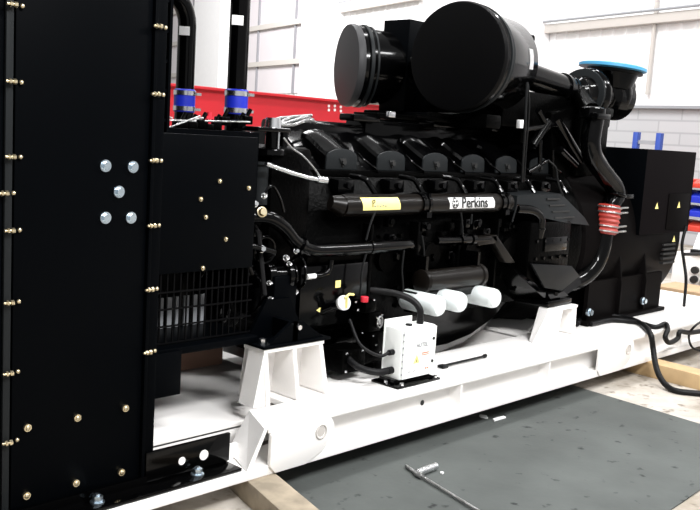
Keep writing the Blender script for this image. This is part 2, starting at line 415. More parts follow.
# fan guard with vertical bars, shroud ledge
g = MB()
for k in range(19): g.box((1.9 + k * .032, 2.99, .61), (1.906 + k * .032, 2.996, .92))
for z in (.61, .68, .75, .82, .9): g.box((1.88, 2.985, z), (2.5, 2.99, z + .007))
obj('fan_guard', g, M['guard'], ra)
g = MB()
for k in range(10): g.box((2.02 + k * .045, 3.25, .6), (2.045 + k * .045, 3.26, .74))
obj('bright_gap_slats', g, M['grey'], ra)  # grey strips stand in for the bright background showing between the guard bars
obj('shroud_ledge', MB().box((1.84, 2.93, .575), (2.5, 3.3, .605), .004).box((1.83, 2.9, .42), (2.08, 2.93, .6), .003), M['panel'], ra)
obj('shroud', MB().box((1.87, 3.3, .5), (2.35, 4.5, .9)).box((1.9, 3.13, .9), (2.62, 4.4, 1.478)), M['panel'], ra)
# charge air pipes
def charge_pipe(x, y, zb, zt, ztag):
    r = .0475
    pts = [V((x, y, zb)), V((x, y, zt))]
    for i in range(1, 9):
        a = i * PI / 16; pts.append(V((x - .16 * (1 - math.cos(a)), y, zt + .16 * math.sin(a))))
    pts.append(V((x - .8, y, zt + .16)))
    p = obj('charge_air_pipe', MB().tube(pts, r, 24), M['gloss'], ra)
    h = obj('hose_coupling', MB().lathe((x, y, zb + .03), (0, 0, 1), [(0, r + .003), (.004, r + .008), (.116, r + .008), (.12, r + .003)], 32), M['blue'], p)
    for z in (zb + .038, zb + .118):
        obj('hose_clamp', MB().lathe((x, y, z), (0, 0, 1), [(0, r + .008), (.001, r + .0105), (.024, r + .0105), (.025, r + .008)], 32).box((x + .055, y - .03, z + .004), (x + .085, y - .02, z + .018)), M['chrome'], p)
    obj('flange_foot', MB().lathe((x, y, zb - .06), (0, 0, 1), [(0, .1), (.015, .1), (.016, .052), (.1, .05)], 32), M['gloss'], p)
    obj('tag', MB().prism([(x - .062, y - .02, ztag - .02), (x - .018, y - .05, ztag - .02), (x - .018, y - .05, ztag + .024), (x - .062, y - .02, ztag + .024)], (.014, .02, 0)), M['wlabel'], p)
charge_pipe(2.735, 3.45, 1.525, 2.10, 1.99)
charge_pipe(2.79, 3.95, 1.525, 2.0, 1.965)
# thin rods and pipes lying on top
cl = MB()
for p, q, r in (((162, 131), (234, 138), .006), ((168, 128), (200, 116), .004), ((165, 120), (196, 121), .0035), ((205, 121), (250, 122), .004), ((190, 120), (203, 118), .004), ((166, 116), (172, 118), .004)):
    cl.cyl(at(*p, 'y', 3.15), at(*q, 'y', 3.15), r, seg=10)
obj('top_rods', cl, M['hosesil'], ra)
sm = MB()
for (px, py) in ((200, 124), (206, 128), (214, 126), (222, 121), (190, 126), (180, 124), (238, 124), (245, 120)):
    c = at(px, py, 'y', 3.3); sm.box(c - V((.025, .03, .02)), c + V((.025, .03, .02)), .006).cyl(c, c + V((.03, 0, .05)), .01, seg=8)
obj('pipe_fittings', sm, M['cast'], ra)
c = at(209, 119, 'y', 3.3); obj('red_valve', MB().cyl(c - V((0, 0, .03)), c + V((0, 0, .03)), .012, seg=12).box(c - V((.02, .01, 0)), c + V((.02, .01, .012))), M['redcap'], ra)

# ------------------------------------------------------------------ diesel engine
en = thing('diesel_engine', 'large glossy black V engine with twin air filters bolted on the white skid', 'engine', (4.1, YC, .22))
G = M['gloss']
# crankcase
cc = MB()
cc.prism([(2.95, 3.18, .5), (2.95, 3.12, .9), (2.95, 3.2, 1.12), (2.95, 3.28, 1.30), (2.95, 4.12, 1.30), (2.95, 4.2, 1.12), (2.95, 4.28, .9), (2.95, 4.22, .5)], (2.2, 0, 0), .01)
obj('crankcase', cc, M['cast'], en)
rb = MB()
for x in (3.35, 3.72, 4.09, 4.46, 4.83):
    rb.box((x, 3.085, .55), (x + .02, 3.15, 1.05), .004)
    rb.cyl((x + .16, 3.10, .86), (x + .16, 3.14, .86), .07, seg=24)
    for dz in (.6, .7, .98): rb.hexb((x + .1, 3.13, dz), (0, -1, 0), .013, .03).hexb((x + .26, 3.13, dz), (0, -1, 0), .013, .03)
obj('crankcase_ribs', rb, M['cast'], en)
# oil pan: boat shaped
def pan(x, w, z0):
    return [(x, YC - w, .52), (x, YC - w, z0 + .06), (x, YC - w + .05, z0), (x, YC + w - .05, z0), (x, YC + w, z0 + .06), (x, YC + w, .52)]
obj('oil_pan', MB().loft([pan(2.98, .4, .34), pan(3.1, .44, .24), pan(4.25, .46, .22), pan(4.5, .45, .25), pan(4.75, .44, .33), pan(4.95, .42, .45)]), G, en)
fl = MB().box((2.98, 3.2, .5), (4.98, 4.2, .525))
for k in range(20): fl.hexb((3.03 + k * .1, 3.215, .5), (0, 0, -1), .01, .015)
obj('pan_flange', fl, M['cast'], en)
# cylinder heads / valley
hd = MB().prism([(3.12, 3.24, 1.19), (3.12, 3.3, 1.30), (3.12, 3.55, 1.50), (3.12, 3.85, 1.50), (3.12, 4.1, 1.30), (3.12, 4.16, 1.19)], (2.3, 0, 0), .008)
obj('cylinder_heads', hd, G, en)
va = MB().box((3.15, 3.55, 1.45), (3.75, 3.72, 1.55), .02).box((3.75, 3.55, 1.45), (5.55, 3.72, 1.585), .02).box((3.3, 3.74, 1.45), (5.5, 3.95, 1.56), .03)
for x in (3.6, 4.3, 4.9): va.box((x, 3.5, 1.57), (x + .22, 3.62, 1.61), .01)
obj('intake_manifold', va, G, en)
# rocker covers
def cover_mesh():
    m = MB(); x0, x1 = 3.195, 3.43; zb = 1.312; pts = []
    xm = (x0 + x1) / 2; hw = (x1 - x0) / 2
    pts = [(x0, zb), (x0 + .004, zb + .07)]
    for i in range(7):
        t = -1 + i / 3; pts.append((xm + t * hw * .86, zb + .088 + .022 * (1 - t * t)))
    pts += [(x1 - .004, zb + .07), (x1, zb)]
    y = 3.285
    def ring(dy, dz, k, kz=1): return [(xm + (x - xm) * k, y + dy, zb + (z - zb) * kz + dz) for x, z in pts]
    m.loft([ring(.012, 0, 1), ring(.07, .03, 1.0), ring(.15, .075, .98), ring(.21, .09, .88), ring(.25, .08, .7)])
    return m, pts, y, xm, zb
m, pts, yv, xm, zb = cover_mesh()
rc = obj('rocker_cover', m, G, en, loc=(xm, yv, zb), angle=28)
obj('cover_plate', MB().prism([(xm + (x - xm) * .98, yv, zb + (z - zb) * .98) for x, z in pts], (0, .012, 0), .003), M['satin'], rc)
obj('cover_bolt', MB().hexb((xm, yv, zb + .04), (0, -1, 0), .015, .02).prism([(xm - .024, yv - .006, zb + .058), (xm + .024, yv - .006, zb + .058), (xm, yv - .006, zb + .012)], (0, .006, 0)), M['ink'], rc)
xs = [3.31, 3.695, 4.077, 4.44, 4.79, 5.17]
for x in xs[1:]: dup(rc, (x - xm, 0, 0), en)
rf = obj('rocker_cover', MB().box((3.2, 4.115, 1.31), (3.43, 4.0, 1.42), .02).box((3.2, 3.95, 1.42), (3.43, 3.8, 1.48), .02), G, en)
for x in xs[1:]: dup(rf, (x - 3.31, 0, 0), en)
# ducts between the covers, and the deck rail under them
obj('head_rail', MB().box((3.1, 3.265, 1.275), (5.42, 3.3, 1.312), .006), M['cast'], en)
for i, x in enumerate(xs):
    obj('injector_pipe', MB().tube([V((x + .13, 3.30, 1.40)), V((x + .15, 3.26, 1.36)), V((x + .22, 3.25, 1.325)), V((x + .26, 3.27, 1.30))], .006, 8, smooth=5), G, en)
    obj('drain_elbow', MB().tube([V((x + .02, 3.24, 1.285)), V((x + .055, 3.17, 1.275)), V((x + .08, 3.15, 1.24)), V((x + .09, 3.12, 1.20))], .014, 10, smooth=5), G, en)
    obj('port_boss', MB().box((x - .12, 3.18, 1.2), (x + .0, 3.26, 1.27), .01).hexb((x - .06, 3.18, 1.24), (0, -1, 0), .016, .02), G, en)
# coolant manifold carrying the labels
cm = obj('coolant_manifold', MB().cyl((3.13, 3.1, 1.146), (4.55, 3.1, 1.146), .056, seg=40).cyl((3.08, 3.12, 1.16), (3.14, 3.1, 1.146), .035, .056), M['brown'], en)
for x in (3.70, 4.43): obj('manifold_clamp', MB().lathe((x, 3.1, 1.146), (1, 0, 0), [(0, .05), (.002, .066), (.02, .066), (.022, .06), (.05, .06), (.052, .066), (.07, .066), (.072, .05)], 36).hexb((x + .04, 3.04, 1.19), (0, 0, 1), .012, .02).box((x + .02, 3.03, 1.08), (x + .06, 3.06, 1.11)), G, cm)
def arc_label(x0, x1, a0, a1, r, m, name, par):
    t = bmesh.new(); g = []
    for i in range(9):
        a = a0 + (a1 - a0) * i / 8; g.append((3.1 - r * math.cos(a), 1.146 + r * math.sin(a)))
    b = MB(); bt = bmesh.new(); L = [bt.verts.new((x0 + .012 * (1 - i / 8), y, z)) for i, (y, z) in enumerate(g)]; R_ = [bt.verts.new((x1 - .012 * i / 8, y, z)) for i, (y, z) in enumerate(g)]
    for i in range(8): bt.faces.new((L[i], R_[i], R_[i + 1], L[i + 1]))
    bmesh.ops.recalc_face_normals(bt, faces=bt.faces[:]); bmesh.ops.solidify(bt, geom=bt.faces[:], thickness=-.001); b._add(bt)
    return obj(name, b, m, par)
yl = arc_label(at(362, 204, 'y', 3.045).x, at(401, 204, 'y', 3.045).x, -.35, .85, .0572, M['yellow'], 'yellow_label', cm); yl['label'] = 'pale yellow label'
pl = arc_label(at(449, 205, 'y', 3.045).x, at(495, 205, 'y', 3.045).x, -.42, .72, .0572, M['wlabel'], 'name_label', cm); pl['label'] = 'white maker label'
def onpipe(x, ang, r=.0585): return V((x, 3.1 - r * math.cos(ang), 1.146 + r * math.sin(ang)))
an = .14; yd = V((0, math.sin(an), math.cos(an)))
PX = at(449, 205, 'y', 3.045).x - 3.99
text('lettering', 'Perkins', .084, M['ink'], cm, onpipe(4.222 + PX, an, .061), (1, 0, 0), yd, bold=.0013, sx=1.0)
lg = MB()
for i in range(4):
    a = i * PI / 2
    c = onpipe(4.045 + PX + .014 * math.cos(a + PI / 4), an + .24 * math.sin(a + PI / 4), .0585)
    lg.box(c - V((.006, .001, .006)), c + V((.006, .001, .006)))
c = onpipe(4.045 + PX, an, .0585)
for i in range(16):
    a0 = i * PI / 8; r = .026
    q = c + V((r * math.cos(a0), 0, r * math.sin(a0))); q.y = onpipe(4, math.asin(max(-1, min(1, (q.z - 1.146) / .0585))), .0585).y
    lg.box(q - V((.0035, .001, .004)), q + V((.0035, .001, .004)))
obj('emblem', lg, M['ink'], cm)
text('writing', 'P', .05, M['ink'], yl, onpipe(3.31, .25, .0592), (1, .0, 0.25), yd)
w_ = MB()
for i in range(5):
    c = onpipe(3.32 + i * .02, .02 + .03 * (i % 2), .0585); w_.box(c - V((.006, .0006, .003)), c + V((.006, .0006, .003)))
obj('writing', w_, M['greyink'], yl)
# finned cover at the rear of the manifold, flywheel housing
fc = MB()
fc.loft([[(4.60, 3.06, 1.10), (4.60, 3.06, 1.19), (4.60, 3.3, 1.2), (4.60, 3.3, 1.10)],
         [(4.82, 3.03, 1.06), (4.82, 3.05, 1.195), (4.82, 3.32, 1.21), (4.82, 3.32, 1.06)],
         [(5.08, 3.02, 1.02), (5.08, 3.05, 1.2), (5.08, 3.32, 1.21), (5.08, 3.32, 1.02)],
         [(5.42, 3.02, .99), (5.42, 3.06, 1.04), (5.42, 3.3, 1.06), (5.42, 3.3, .99)]])
fcv = obj('rear_cover', fc, M['satin'], en)
for k, z in enumerate((1.17, 1.13, 1.09, 1.05)): obj('cover_slot', MB().box((4.9 + .03 * k, 3.035 - .004 * k, z - .006), (5.05 + .06 * k, 3.052 - .004 * k, z + .004)), M['ink'], fcv)
obj('elbow_pipe', MB().tube([V((4.6, 3.06, 1.11)), V((4.74, 3.04, 1.1)), V((4.82, 3.03, 1.06)), V((4.84, 3.03, 1.0)), V((4.84, 3.04, .93))], .03, 16, smooth=6).torus((4.84, 3.035, .985), (0, 0, 1), .034, .006), G, en)
fh = MB().lathe((4.95, YC, .86), (1, 0, 0), [(0, .5), (.02, .56), (.1, .6), (.3, .6), (.42, .64), (.46, .64), (.47, .6)], 64)
fh.box((4.72, 3.02, .62), (5.2, 3.3, 1.03), .02)
fhp = obj('flywheel_housing', fh, M['cast'], en)
bb = MB()
for i in range(30):
    a = i * 2 * PI / 30; bb.hexb((4.94, YC + .54 * math.cos(a), .86 + .54 * math.sin(a)), (-1, 0, 0), .014, .03)
    bb.hexb((5.37, YC + .615 * math.cos(a), .86 + .615 * math.sin(a)), (-1, 0, 0), .013, .02)
for i in range(5):
    for j in range(3): bb.hexb((4.79 + i * .09, 3.02, .69 + j * .11), (0, -1, 0), .011, .014)
obj('housing_bolts', bb, G, fhp)
obj('housing_window', MB().box((4.88, 3.008, .84), (5.14, 3.02, .93), .004), G, fhp)
# curved guard below the housing
gd = MB().loft([[(4.55, 3.05, .78), (4.6, 2.98, .7), (4.62, 3.3, .7), (4.6, 3.3, .8)],
                [(4.85, 3.0, .62), (4.85, 2.97, .56), (4.85, 3.3, .5), (4.85, 3.3, .66)],
                [(5.05, 3.0, .6), (5.05, 2.98, .52), (5.05, 3.3, .48), (5.05, 3.3, .66)],
                [(5.35, 3.02, .66), (5.36, 3.0, .6), (5.36, 3.3, .52), (5.35, 3.3, .7)]])
obj('housing_guard', gd, G, en)
obj('guard_plate', MB().prism([at(532, 264, 'y', 2.97), at(572, 266, 'y', 2.97), at(580, 276, 'y', 2.97), at(562, 291, 'y', 2.97), at(545, 288, 'y', 2.97)], (0, .02, 0), .004), M['dark'], en)
obj('mount_foot', MB().box((4.85, 2.93, .499), (5.13, 3.2, .54), .006).hexb((5.0, 2.98, .55), (0, 0, 1), .02, .03).prism([(4.9, 2.95, .55), (5.12, 2.95, .55), (5.05, 3.1, .68), (4.95, 3.1, .68)], (0, .02, 0)), G, en)
# black front mount bracket on the left pedestal
bk = MB().box((2.46, 2.84, .563), (2.86, 3.05, .575), .003)
bk.prism([(2.5, 2.86, .575), (2.83, 2.86, .575), (2.7, 2.86, .66), (2.63, 2.86, .66)], (0, .02, 0)).prism([(2.5, 3.0, .575), (2.83, 3.0, .575), (2.74, 3.0, .74), (2.6, 3.0, .74)], (0, .02, 0)).box((2.64, 2.86, .575), (2.67, 3.05, .66))
bk.box((2.66, 3.02, .6), (2.80, 3.25, .84), .01)
bkp = obj('mount_bracket', bk, M['panel'], en)
obj('bracket_bolt', MB().hexb((2.5, 2.9, .575), (0, 0, 1), .016, .022).hexb((2.66, 2.85, .64), (0, -1, 0), .012, .014), M['chrome'], bkp)
# front gear case, pulleys and belt guard
obj('gear_case', MB().lathe((2.62, YC, .88), (1, 0, 0), [(0, .36), (.03, .42), (.3, .46), (.36, .5)], 48).box((2.72, 3.15, .6), (2.98, 4.25, 1.42), .03), M['cast'], en)
obj('fan_hub', MB().cyl((2.5, YC, .9), (2.63, YC, .9), .14).torus((2.55, YC, .9), (1, 0, 0), .16, .03), G, en)
for (x, y, z, r) in ((2.58, 3.2, 1.02, .1), (2.6, 3.16, .76, .11), (2.58, 3.42, .66, .12)):
    obj('belt_pulley', MB().lathe((x, y, z), (1, 0, 0), [(0, r), (.012, r), (.02, r * .86), (.035, r * .86), (.043, r), (.06, r)], 36), G, en)
obj('drive_belt', MB().tube([V((2.61, 3.2, 1.13)), V((2.61, 3.09, 1.03)), V((2.62, 3.04, .76)), V((2.61, 3.25, .58)), V((2.61, 3.45, .53)), V((2.61, 3.55, .66)), V((2.61, 3.3, 1.05))], .012, 8, closed=True), M['rubber'], en)
# thermostat housing with discs
th = MB().cyl((2.76, 3.2, 1.37), (2.76, 3.2, 1.49), .035).lathe((2.74, 3.2, 1.375), (0, 0, 1), [(0, .07), (.006, .078), (.028, .078), (.034, .07)], 36).box((2.62, 3.14, 1.485), (2.82, 3.3, 1.505), .006)
th.cyl((2.845, 3.22, 1.37), (2.845, 3.22, 1.49), .022)
thp = obj('thermostat_housing', th, G, en)
obj('silver_cap', MB().cyl((2.76, 3.2, 1.505), (2.76, 3.2, 1.55), .04, .036), M['chrome'], thp)
obj('riser_pipe', MB().cyl((2.69, 3.2, 1.15), (2.69, 3.2, 1.34), .042).lathe((2.69, 3.2, 1.335), (0, 0, 1), [(0, .055), (.012, .055)], 30), M['satin'], en)
obj('steel_stud', MB().cyl((2.76, 3.16, 1.37), (2.76, 3.16, 1.49), .006, seg=8), M['chrome'], en)
obj('wire_clip', MB().tube([V((2.60, 3.15, 1.475)), V((2.5, 3.15, 1.47)), V((2.5, 3.15, 1.41)), V((2.51, 3.15, 1.35)), V((2.6, 3.15, 1.345))], .004, 8), M['chrome'], en)
obj('silver_pipe', MB().tube([at(266, 164, 'y', 3.1), at(285, 171, 'y', 3.1), at(305, 177, 'y', 3.1), at(319, 180, 'y', 3.1)], .0115, 14, smooth=6).cyl(at(317, 179.5, 'y', 3.1), at(326, 180.5, 'y', 3.1), .018, seg=14), M['chrome'], en)
obj('thin_pipe', MB().tube([at(284, 138, 'y', 3.12), at(292, 148, 'y', 3.12), at(303, 156, 'y', 3.12), at(314, 168, 'y', 3.12), at(321, 178, 'y', 3.12)], .0045, 8, smooth=5), M['hosesil'], en)
hs = MB()
for dz, dy in ((0, 0), (.012, .03), (.02, .06), (.03, .1)):
    pz = [at(272, 128, 'y', 3.3), at(280, 123, 'y', 3.32), at(294, 119, 'y', 3.35), at(308, 117, 'y', 3.38), at(316, 119, 'y', 3.4)]
    hs.tube([p + V((dy * .6, dy, dz - .02 + .008 * math.sin(j * 2.3 + dy * 50))) for j, p in enumerate(pz)], .0085, 10, smooth=6)
obj('braided_hose', hs, M['hosesil'], en)
# curved water pipe
P_ = [V((2.50, 3.12, 1.06)), V((2.55, 3.1, 1.1)), V((2.63, 3.06, 1.105)), V((2.72, 3.05, 1.06)), V((2.80, 3.05, .99)), V((2.9, 3.05, .948)), V((3.05, 3.05, .94)), V((3.3, 3.05, .938)), V((3.6, 3.06, .935)), V((3.68, 3.1, .92))]
obj('water_pipe', MB().tube(P_, .034, 20, smooth=7), G, en)
obj('pipe_flange', MB().lathe((2.82, 3.05, .975), (.8, 0, -.45), [(0, .04), (.002, .046), (.02, .046), (.022, .04)], 24), G, en)
obj('pipe_flange', MB().lathe((3.3, 3.05, .938), (1, 0, 0), [(0, .038), (.02, .038)], 24), G, en)
obj('water_pump', MB().lathe((2.66, 3.1, .83), (1, -.25, 0), [(0, .045), (.01, .06), (.04, .06), (.05, .045), (.1, .045), (.11, .065), (.13, .065), (.135, .05)], 36).torus((2.8, 3.07, .83), (1, -.25, 0), .062, .006), G, en)
obj('spring_hose', MB().cyl(at(307, 277, 'y', 3.05), at(315, 276, 'y', 3.05), .013, seg=14), M['wlabel'], en)
obj('small_hose', MB().tube([at(313, 276, 'y', 3.06), at(322, 275, 'y', 3.06), at(329, 270, 'y', 3.06), at(331, 260, 'y', 3.06)], .014, 12, smooth=6), G, en)
for (px, py, r_, m_) in ((262, 212, .016, 'zinc'), (255, 204, .010, 'chrome'), (264, 196, .009, 'hosesil'), (286, 258, .010, 'hosesil'), (289, 264, .008, 'hosesil'), (296, 251, .009, 'chrome'), (249, 252, .010, 'hosesil'), (262, 249, .012, 'chrome'), (295, 292, .010, 'hosesil'), (293, 325, .009, 'chrome'), (270, 330, .009, 'hosesil'), (269, 283, .008, 'hosesil'), (270, 299, .007, 'hosesil')):
    p = at(px, py, 'y', 3.04)
    obj('glint_fitting', MB().hexb(p, (-.3, -1, .2), r_, .02).torus(p, (-.3, -1, .2), r_ * 1.3, r_ * .25, 16, 6), M[m_], en)  # brass fitting plus small shiny pieces added as highlights on the dark front
obj('bent_pipe', MB().tube([at(262, 196, 'y', 3.06), at(272, 186, 'y', 3.06), at(280, 198, 'y', 3.06), at(284, 212, 'y', 3.06)], .006, 8, smooth=6), G, en)
obj('pump_arm', MB().tube([at(246, 252, 'y', 3.04), at(248, 246, 'y', 3.04), at(262, 249, 'y', 3.04), at(274, 252, 'y', 3.04)], .016, 12, smooth=6).tube([at(247, 252, 'y', 3.04), at(247, 262, 'y', 3.04), at(252, 274, 'y', 3.04)], .012, 12), G, en)
obj('clamp_ring', MB().torus(at(298, 272, 'y', 3.04), (1, -.25, 0), .075, .007), G, en)
obj('belt_guard', MB().prism([(2.74, 3.08, .66), (2.8, 3.08, .66), (2.8, 3.08, .85), (2.76, 3.08, .9)], (0, .05, 0), .004).torus((2.66, 3.1, .95), (0, 1, 0), .06, .008), G, en)
# lower second manifold with elbow
obj('oil_manifold', MB().tube([V((3.84, 3.05, .95)), V((4.0, 3.05, .945)), V((4.18, 3.05, .94)), V((4.32, 3.05, .94))], .022, 14, smooth=4).lathe((4.05, 3.05, .944), (1, 0, 0), [(0, .03), (.03, .03), (.031, .024), (.1, .024), (.101, .032), (.13, .032)], 20), G, en)
obj('oil_elbow', MB().prism([at(490, 235, 'y', 3.03), at(497, 235, 'y', 3.03), at(516, 263, 'y', 3.03), at(506, 263, 'y', 3.03)], (0, .05, 0), .006).prism([at(478, 237, 'y', 3.03), at(497, 235, 'y', 3.03), at(498, 243, 'y', 3.03), at(478, 246, 'y', 3.03)], (0, .05, 0), .006), M['brown'], en)
# oil cooler and filters
oc = obj('oil_cooler', MB().lathe((3.66, 3.0, .745), (1, 0, -.0), [(0, .04), (.01, .062), (.03, .066), (.035, .058), (.5, .058), (.505, .066), (.53, .066), (.54, .04)], 40), M['brown'], en)
obj('cooler_bracket', MB().box((3.68, 2.98, .78), (3.7, 3.2, .88)).box((4.14, 2.98, .78), (4.16, 3.2, .88)).box((3.62, 2.98, .64), (4.25, 3.2, .69), .008), G, oc)
fx = obj('oil_filter', MB().lathe((3.655, 2.84, .638), (0, 1, 0), [(0, .036), (.004, .047), (.014, .053), (.03, .056), (.24, .056), (.25, .05)], 40), M['oilf'], en)
dup(fx, (.185, 0, .003)); dup(fx, (.50, 0, -.004))
# fuel pump, sensors, filler
bs = MB()
for (px, py, y, sx, sz) in ((368, 320, 3.02, .045, .05), (371, 342, 3.02, .05, .06), (380, 322, 3.02, .03, .03), (364, 305, 3.02, .04, .03), (372, 360, 3.05, .04, .05), (385, 330, 3.05, .03, .03)):
    c = at(px, py, 'y', y); bs.box(c - V((sx, .05, sz)), c + V((sx, .05, sz)), .006)
fpm = obj('fuel_pump', bs, M['cast'], en)
for (px, py) in ((356, 302), (374, 300), (358, 310), (362, 333), (373, 336), (376, 345), (380, 352), (368, 352), (377, 318), (382, 315), (356, 336)):
    obj('pump_screw', MB().sph(at(px, py, 'y', 2.96), .006, seg=8), M['chrome'], fpm)
c = at(380, 322, 'y', 2.96)
obj('hand_wheel', MB().torus(c, (.3, -1, 0), .028, .005, 24, 8).cyl(c, c + V((0, .04, 0)), .012, seg=12).torus(c, (.3, -1, 0), .012, .003, 16, 6), M['hosesil'], fpm)
c = at(364.5, 298, 'y', 2.98); rcp = obj('red_cap', MB().cyl(c - V((0, 0, .02)), c + V((0, 0, .008)), .02, seg=20, bev=.003), M['redcap'], fpm)
c = at(343, 303, 'y', 2.98)
fcp = obj('filler_cap', MB().lathe(c, (-.25, -1, .3), [(-.02, .03), (0, .036), (.012, .036), (.016, .028)], 28).torus(c + V((0, -.012, .004)), (-.25, -1, .3), .022, .004, 24, 6), M['wlabel'], en)
obj('filler_handle', MB().tube([c + V((-.01, -.02, .03)), c + V((.02, -.02, .045)), c + V((.05, -.02, .04))], .006, 8).box(c + V((-.004, -.03, -.02)), c + V((.004, -.02, .035))), M['yellow'], fcp)
obj('filler_neck', MB().cyl(c + V((0, .01, 0)), c + V((-.06, .2, -.1)), .024), G, en)
c = at(349, 359, 'y', 2.98)
obj('starter_motor', MB().box(c - V((.085, .04, .06)), c + V((.075, .1, .06)), .01).cyl(c + V((.1, .05, 0)), c + V((.6, .05, 0)), .06, seg=28), M['cast'], en)
st = MB()
for dx in (-.06, .05):
    for dz in (-.045, .045): st.sph(c + V((dx, -.04, dz)), .007, seg=8)
obj('motor_screws', st, M['chrome'], en)
for px, py, s in ((338, 284, .018), (320, 310, .014)):
    p = at(px, py, 'y', 3.08)
    obj('yellow_sticker', MB().box(p - V((s, .001, s)), p + V((s, .001, s))) if s > .015 else MB().prism([p + V((-.024, 0, 0)), p + V((0, 0, -.012)), p + V((.024, 0, 0)), p + V((0, 0, .012))], (0, .002, 0)), M['yellow'], en)
obj('side_cover', MB().box((2.88, 3.084, .55), (3.35, 3.2, .86), .012), G, en)
# harness wires on the block side
for pl_ in ([(366, 254), (362, 270), (360, 297)], [(375, 212), (370, 225), (366, 240)], [(404, 250), (402, 270), (403, 290), (398, 300)], [(422, 236), (424, 252), (423, 268)], [(461, 213), (462, 222), (463, 236)], [(472, 214), (471, 224)], [(548, 160), (556, 168), (558, 182), (563, 196)], [(517, 205), (512, 222)]):
    obj('wire', MB().tube([at(a, b, 'y', 3.03) for a, b in pl_], .0055, 8, smooth=5), M['dark'], en)
# random small bosses, hex bolts and clips scattered where the block side is dressed
random.seed(11)
for i in range(26):
    px = random.uniform(392, 530); py = random.uniform(218, 262); p = at(px, py, 'y', 3.09)
    if 3.0 < p.x < 4.8: obj('block_fitting', MB().hexb((p.x, 3.14, p.z), (0, -1, 0), random.uniform(.009, .022), random.uniform(.04, .07)).box((p.x - .02, 3.1, p.z - .03), (p.x + .02, 3.14, p.z + .02), .004), random.choice([G, G, M['cast']]), en)
# water transfer pipe with red hose
TP = [V((5.40, 3.05, 1.70)), V((5.385, 3.05, 1.60)), V((5.385, 3.05, 1.53)), V((5.44, 3.05, 1.44)), V((5.63, 3.05, 1.325)), V((5.76, 3.05, 1.25)), V((5.80, 3.05, 1.18)), V((5.74, 3.05, 1.12)), V((5.71, 3.05, 1.03)), V((5.69, 3.05, .93)), V((5.66, 3.05, .80)), V((5.61, 3.06, .70)), V((5.50, 3.08, .62)), V((5.36, 3.1, .585)), V((5.24, 3.14, .58))]
tp = obj('transfer_pipe', MB().tube(TP, .066, 24, smooth=6), G, en)
obj('red_hose', MB().lathe((5.69, 3.05, .92), (.12, 0, 1), [(0, .072)] + [(.01 + .016 * i, .093 if i % 2 else .083) for i in range(12)] + [(.205, .072)], 40), M['redhose'], tp)
for z in (.935, .97, 1.065, 1.1): obj('hose_clamp', MB().lathe((5.69 + (z - .92) * .12, 3.05, z), (.12, 0, 1), [(0, .088), (.001, .0945), (.010, .0945), (.011, .088)], 36).cyl((5.74, 2.975, z + .006), (5.86, 2.98, z + .006), .007, seg=8), M['hosesil'], tp)
obj('pipe_joint', MB().lathe((5.37, 3.05, 1.70), (0, 0, 1), [(0, .07), (.01, .085), (.06, .085), (.07, .07)], 32).box((5.29, 2.96, 1.69), (5.46, 3.1, 1.73), .008), G, tp)
obj('joint_ring', MB().torus((5.79, 3.05, 1.19), (.2, 0, 1), .07, .012).box((5.82, 2.98, 1.17), (5.93, 3.02, 1.2), .005), G, tp)
# turbocharger group with blue shipping cover
tu = MB().lathe((5.62, 3.35, 1.88), (1, 0, .0), [(0, .09), (.02, .11), (.1, .12), (.14, .15), (.2, .15), (.22, .1), (.3, .095), (.4, .11), (.42, .15), (.48, .165), (.6, .165), (.66, .12)], 40)
tu.torus((5.80, 3.35, 1.88), (1, .1, 0), .13, .055, 32, 14).torus((6.12, 3.35, 1.90), (1, 0, 0), .10, .075, 36, 14)
tu.sph((6.1, 3.35, 1.9), .165, (1.05, .8, 1)).cyl((6.15, 3.35, 1.9), (6.3, 3.34, 1.99), .12, .1).cyl((6.1, 3.32, 1.93), (6.12, 3.32, 2.07), .13, .17)
tup = obj('turbocharger', tu, G, en)
obj('band_clamp', MB().lathe((5.72, 3.35, 1.88), (1, .1, 0), [(0, .155), (.002, .17), (.03, .17), (.032, .155)], 40), M['satin'], tup)
obj('turbine_plate', MB().lathe((6.11, 3.32, 2.052), (.06, -.05, 1), [(0, .18), (.003, .2), (.02, .2), (.022, .18)], 40), M['dark'], tup)
obj('outlet_cover', MB().lathe((6.07, 3.32, 2.075), (.06, -.05, 1), [(0, .22), (.004, .242), (.024, .242), (.032, .22), (.036, .1)], 48), M['bluecap'], tup)
obj('turbo_bracket', MB().box((5.5, 3.1, 1.72), (5.75, 3.35, 1.78), .01).cyl((5.39, 3.07, 1.74), (5.6, 3.3, 1.86), .06).box((5.5, 3.2, 1.3), (5.9, 3.4, 1.8), .03).box((5.75, 3.25, 1.65), (6.0, 3.45, 1.78), .02), M['cast'], en)
ru = MB().prism([(5.3, 3.25, 1.25), (5.75, 3.25, 1.25), (5.8, 3.25, 1.7), (5.5, 3.25, 1.78), (5.2, 3.25, 1.72)], (0, .7, 0), .02)
ru.box((5.1, 3.4, 1.5), (5.8, 3.9, 1.8), .03)
obj('rear_housing', ru, M['cast'], en)
rp = MB()
for a, b, r in (((532, 146), (548, 122), .03), ((555, 118), (580, 160), .035), ((528, 172), (548, 160), .012), ((538, 110), (548, 128), .02), ((560, 150), (575, 165), .028), ((540, 135), (540, 165), .015), ((553, 150), (553, 168), .008), ((522, 130), (560, 124), .018)):
    rp.cyl(at(*a, 'y', 3.2), at(*b, 'y', 3.2), r, seg=16)
obj('rear_pipes', rp, G, en)
